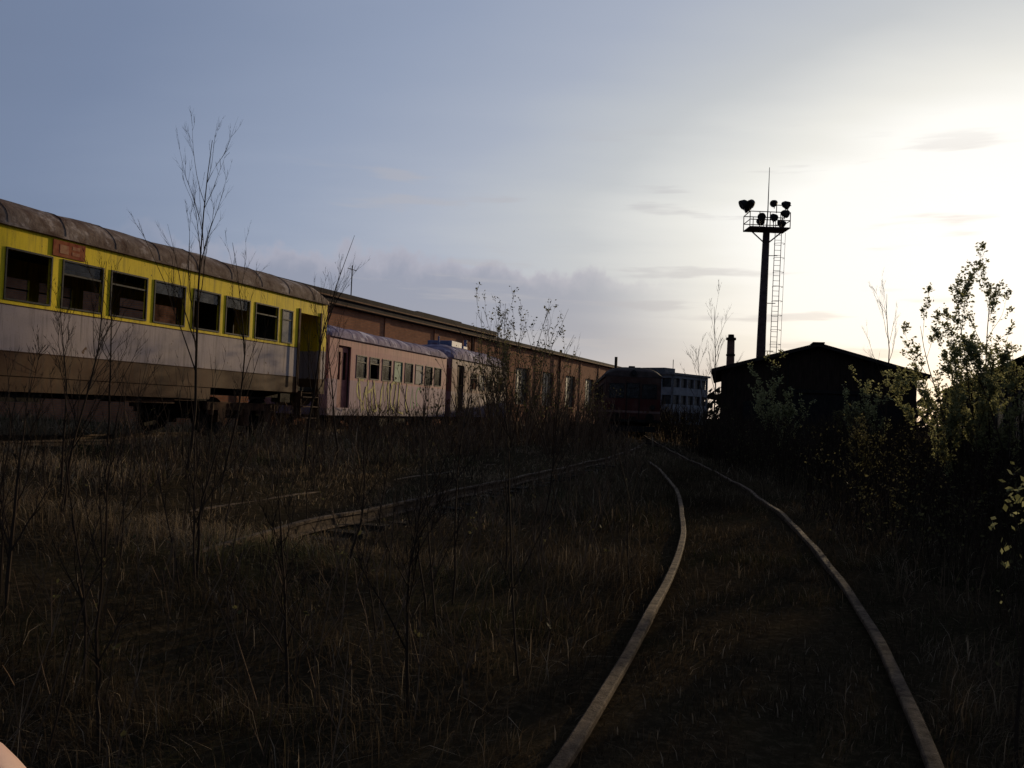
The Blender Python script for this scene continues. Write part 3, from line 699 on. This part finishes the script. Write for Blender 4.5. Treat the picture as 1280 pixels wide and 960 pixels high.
def grass(name,specs,seed):
    rg=np.random.default_rng(seed); VV=[];CC=[];FQ=[];FT=[];base=0
    for (ya,yb,n,h0,h1,w,zone) in specs:
        y=np.sqrt(rg.uniform(ya*ya,yb*yb,n)) if ya>0 else rg.uniform(ya,yb,n)
        hw=.68*y+2.5
        x=rg.uniform(-1,1,n)*hw
        if zone=='track': x=main_x(y)+rg.uniform(-.95,.95,n)
        cl=vnoise(x+50,y+50,11,.8)*.55+vnoise(x+50,y+50,12,.3)*.45
        keep=rg.random(n)<np.clip((cl-.22)*2.2,.08,1)
        lm=np.abs(lat_main(x,y)); ld=np.abs(lat_mid(x,y))
        near_rail=(np.abs(lm-.8)<.08)&(rg.random(n)<np.where(y<22,.82,.4))
        near_mid=(np.abs(ld-.8)<.09)&(rg.random(n)<np.where(y<9.5,.2,.85))
        camd=np.hypot(x,y)
        keep&=~near_rail&~near_mid&(camd>1.3)
        s=(x+8.2)*.953-(y-14.5)*.304
        keep&=~((s<-.4)&(s>-3.2)&(y<25))
        x=x[keep];y=y[keep];cl=cl[keep];lm=lm[keep];ld=ld[keep];s=s[keep]; n=len(x)
        z=th(x,y)-.01
        big=vnoise(x+90,y+90,14,2.6)
        h=(h0+(h1-h0)*rg.random(n)**1.4)*(.45+.85*big)
        h*=np.where(lm<1.0,.36+.3*big+.5*sst(18,30,y),1.0)
        h*=np.where((ld<1.9)&(y<32)&(y>9),np.where(ld<.95,.33,.45),1.0)
        h*=np.where(s<2.5,1.2,1.0)
        az=rg.uniform(0,2*np.pi,n); fl=vnoise(x+20,y+20,15,1.3)*6.28*1.5
        az=np.where(rg.random(n)<.6,fl+rg.normal(0,.6,n),az)
        lean=h*np.clip(rg.gamma(2.2,.42,n),.05,2.4)
        dx=np.cos(az)*lean; dy=np.sin(az)*lean; hz=h*np.clip(1.05-.5*lean/h,.10,1)
        pa=az+rg.normal(np.pi/2,.5,n); ww=w*rg.uniform(.6,1.4,n)
        px=np.cos(pa)*ww; py=np.sin(pa)*ww
        P=np.zeros((n,5,3))
        P[:,0]=np.stack([x-px,y-py,z],-1); P[:,1]=np.stack([x+px,y+py,z],-1)
        mx_=x+dx*.35; my_=y+dy*.35; mz_=z+hz*.68
        P[:,2]=np.stack([mx_-px*.75,my_-py*.75,mz_],-1); P[:,3]=np.stack([mx_+px*.75,my_+py*.75,mz_],-1)
        P[:,4]=np.stack([x+dx,y+dy,z+hz],-1)
        VV.append(P.reshape(-1,3))
        I=base+np.arange(n)[:,None]*5
        FQ.append(I+np.array([0,1,3,2])); FT.append(I+np.array([2,3,4])); base+=5*n
        dry=np.array([.145,.108,.066]); br=np.array([.055,.040,.027]); gr=np.array([.045,.043,.022])
        k=rg.random(n)[:,None]; g2=(vnoise(x+10,y+10,17,1.1)+rg.normal(0,.15,n)>.76)[:,None]
        c=br+(dry-br)*k; c=np.where(g2,gr*(.7+.8*k),c); c*=(.5+.7*vnoise(x+33,y+33,18,1.9))[:,None]
        straw=(rg.random(n)<.07)[:,None]; c=np.where(straw,np.array([.30,.235,.16])*(.7+.5*k),c)
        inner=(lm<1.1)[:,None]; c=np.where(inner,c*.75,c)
        lit=(sst(10,6.5,s)*sst(6,10,y))[:,None]; c=c*(1+1.8*lit*np.where(straw,.3,1))  # sunlit strip towards the coaches painted in by brightening the blade colour
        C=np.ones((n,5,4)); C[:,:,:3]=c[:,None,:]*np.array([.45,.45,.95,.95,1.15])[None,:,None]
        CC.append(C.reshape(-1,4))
    V=np.concatenate(VV); C=np.concatenate(CC); Q=np.concatenate(FQ); T=np.concatenate(FT)
    me=bpy.data.meshes.new(name); me.vertices.add(len(V)); me.vertices.foreach_set('co',V.astype(np.float32).ravel())
    loops=np.concatenate([Q.ravel(),T.ravel()]); me.loops.add(len(loops)); me.loops.foreach_set('vertex_index',loops.astype(np.int32))
    st=np.concatenate([np.arange(len(Q))*4,len(Q)*4+np.arange(len(T))*3]); me.polygons.add(len(st)); me.polygons.foreach_set('loop_start',st.astype(np.int32))
    me.update(calc_edges=True)
    ca=me.color_attributes.new('Col','FLOAT_COLOR','POINT'); ca.data.foreach_set('color',C.astype(np.float32).ravel())
    m,t,b=newmat('dry_grass_blades'); a=t.n('ShaderNodeVertexColor',layer_name='Col')
    df=t.n('ShaderNodeBsdfDiffuse'); t.l(a.outputs[0],df.inputs[0]); m.node_tree.nodes.remove(b)
    tl=t.n('ShaderNodeBsdfTranslucent'); t.l(a.outputs[0],tl.inputs[0]); mx=t.n('ShaderNodeMixShader'); mx.inputs[0].default_value=.25
    t.l(df.outputs[0],mx.inputs[1]); t.l(tl.outputs[0],mx.inputs[2]); t.l(mx.outputs[0],m.node_tree.nodes['Material Output'].inputs[0])
    me.materials.append(m); o=bpy.data.objects.new(name,me); COL.objects.link(o); return o
grass('dry_grass',[(.5,5,62000,.07,.34,.0020,0),(4.5,10,90000,.09,.38,.0028,0),(10,20,78000,.12,.44,.005,0),(20,36,50000,.14,.55,.009,0),(36,75,32000,.15,.6,.02,0),(2.5,14,3600,.45,.9,.0018,0),(14,30,2200,.5,.9,.005,0),(1.5,26,34000,.10,.36,.0035,'track')],5)

# ------------------------------------------------------------------ photographer's hand (only a fingertip is in view)
bm=bmesh.new(); sk=bm.verts.layers.skin.verify()
def sv(p,r):
    v=bm.verts.new(p); v[sk].radius=(r,r); return v
wrist=sv((-.205,-.03,1.47),.026); palm=sv((-.175,.015,1.505),.030); knu=sv((-.15,.045,1.53),.027)
bm.edges.new((wrist,palm)); bm.edges.new((palm,knu)); wrist[sk].use_root=True
def finger(start,pts,rs):
    p=start
    for q,r_ in zip(pts,rs): v=sv(q,r_); bm.edges.new((p,v)); p=v
finger(knu,[(-.127,.07,1.552),(-.100,.098,1.574),(-.080,.112,1.586),(-.070,.119,1.5935),(-.0645,.1235,1.5985)],[.0125,.0125,.012,.012,.0105])
finger(knu,[(-.128,.078,1.530),(-.108,.108,1.537),(-.108,.118,1.515),(-.122,.108,1.505)],[.0105,.0095,.0085,.0075])
finger(knu,[(-.14,.078,1.512),(-.124,.108,1.51),(-.125,.116,1.49),(-.14,.104,1.484)],[.010,.009,.008,.007])
finger(palm,[(-.165,.055,1.488),(-.148,.085,1.484),(-.148,.09,1.468),(-.16,.078,1.462)],[.009,.008,.0075,.0065])
finger(palm,[(-.185,.03,1.54),(-.165,.052,1.572),(-.145,.068,1.588)],[.012,.0105,.009])
me=bpy.data.meshes.new('photographer_hand'); bm.to_mesh(me); bm.free()
hand=bpy.data.objects.new('photographer_hand',me); COL.objects.link(hand)
md=hand.modifiers.new('skin','SKIN'); md.use_smooth_shade=True; sb=hand.modifiers.new('sub','SUBSURF'); sb.levels=2; sb.render_levels=2
mk=noisy('skin',(0.50,0.31,0.24),(0.58,0.38,0.30),60,.5,.05,spec=.35); me.materials.append(mk)

# ------------------------------------------------------------------ sky and sun
SAZ=math.radians(30); SEL=math.radians(9)
sund=Vector((math.sin(SAZ)*math.cos(SEL),math.cos(SAZ)*math.cos(SEL),math.sin(SEL)))
w=bpy.data.worlds.new('World'); scene.world=w; w.use_nodes=True
try:
    w.cycles.sampling_method='MANUAL'; w.cycles.sample_map_resolution=256
except Exception: pass
for n_ in list(w.node_tree.nodes): w.node_tree.nodes.remove(n_)
t=NT(w.node_tree)
out=t.n('ShaderNodeOutputWorld'); bg=t.n('ShaderNodeBackground'); bg.inputs[1].default_value=.1; t.l(bg.outputs[0],out.inputs[0])
sky=t.n('ShaderNodeTexSky',sky_type='NISHITA'); sky.sun_disc=False; sky.sun_elevation=SEL; sky.sun_rotation=SAZ; sky.air_density=1.0; sky.dust_density=1.0; sky.ozone_density=1.5
d=t.n('ShaderNodeTexCoord').outputs['Generated']
gl_=Vector((math.sin(math.radians(29.5))*math.cos(math.radians(10.5)),math.cos(math.radians(29.5))*math.cos(math.radians(10.5)),math.sin(math.radians(10.5))))
df=t.n('ShaderNodeVectorMath',operation='SUBTRACT'); t.l(d,df.inputs[0]); df.inputs[1].default_value=gl_
dm=t.n('ShaderNodeVectorMath',operation='MULTIPLY'); t.l(df.outputs[0],dm.inputs[0]); dm.inputs[1].default_value=(1,1,1.7)
dl=t.n('ShaderNodeVectorMath',operation='LENGTH'); t.l(dm.outputs[0],dl.inputs[0])
ang_=t.math('DIVIDE',dl.outputs['Value'],1.57)
sx=t.n('ShaderNodeSeparateXYZ'); t.l(d,sx.inputs[0]); z=sx.outputs[2]
den=t.math('ADD',t.math('MAXIMUM',z,0.0),.14)
cv=t.n('ShaderNodeCombineXYZ'); t.l(t.math('DIVIDE',sx.outputs[0],den),cv.inputs[0]); t.l(t.math('DIVIDE',sx.outputs[1],den),cv.inputs[1])
hn=t.noise(t.mapping(cv.outputs[0],(.45,1.1,1),rot=(0,0,math.radians(25))),.9,5,.5)
ang2=t.math('ADD',ang_,t.math('MULTIPLY',t.math('SUBTRACT',hn,.5),-.20))
veil=t.ramp(ang2,[(0,(1,1,1)),(.145,(1,1,.97)),(.185,(.84,.84,.80)),(.26,(.56,.585,.61)),(.36,(.40,.445,.55)),(.46,(.30,.355,.485)),(.62,(.19,.24,.365)),(1,(.08,.105,.17))])
veil=t.mix(t.math('MULTIPLY',t.sstep(hn,.5,.8),.15),veil,(0.6,0.6,0.64))
hz=t.math('POWER',t.math('SUBTRACT',1.0,t.math('MAXIMUM',z,0.0),True),11)
az=t.sstep(ang_,.75,.15)
veil=t.mix(t.math('MULTIPLY',t.math('MULTIPLY',hz,az),.65),veil,(0.76,0.62,0.54))
lump=t.noise(t.mapping(d,(6,6,5),loc=(.3,.9,0)),1.7,5,.6)
top=t.math('ADD',.105,t.math('MULTIPLY',lump,.13))
dz=t.math('SUBTRACT',top,z)
bank=t.math('MULTIPLY',t.sstep(dz,0.0,.014),t.sstep(z,.02,.10))
reg=t.math('MULTIPLY',t.sstep(ang_,.19,.30),t.sstep(ang_,.60,.46))
veil=t.mix(t.math('MULTIPLY',t.math('MULTIPLY',bank,reg),.72),veil,t.mix(t.sstep(dz,.0,.035),(0.46,0.43,0.50),(0.27,0.28,0.37)))
ln2=t.noise(t.mapping(d,(2.2,2.2,20),loc=(3,1,2)),2.0,4,.55)
veil=t.mix(t.math('MULTIPLY',t.math('MULTIPLY',t.math('MULTIPLY',t.sstep(ln2,.56,.66),t.sstep(z,.33,.25)),t.sstep(ang_,.5,.4)),.45),veil,(0.47,0.45,0.48))
v10=t.mix(1.0,veil,(10,10,10),'MULTIPLY')
fin=t.mix(.9,sky.outputs[0],v10)
t.l(fin,bg.inputs[0])
ld=bpy.data.lights.new('sun','SUN'); ld.energy=2.9; ld.angle=math.radians(.6); ld.color=(1,.76,.46)
lo=bpy.data.objects.new('sun',ld); COL.objects.link(lo); lo.rotation_euler=(-sund).to_track_quat('-Z','Y').to_euler()

cd=bpy.data.cameras.new('camera'); cam=bpy.data.objects.new('camera',cd); COL.objects.link(cam)
cd.sensor_width=36; cd.lens=36*1100/1280; cd.clip_start=.02; cd.clip_end=5000
cam.matrix_world=Matrix.Translation((0,0,1.65))@Matrix.Rotation(math.radians(91.72),4,'X')@Matrix.Rotation(math.radians(2.3),4,'Z')
scene.camera=cam
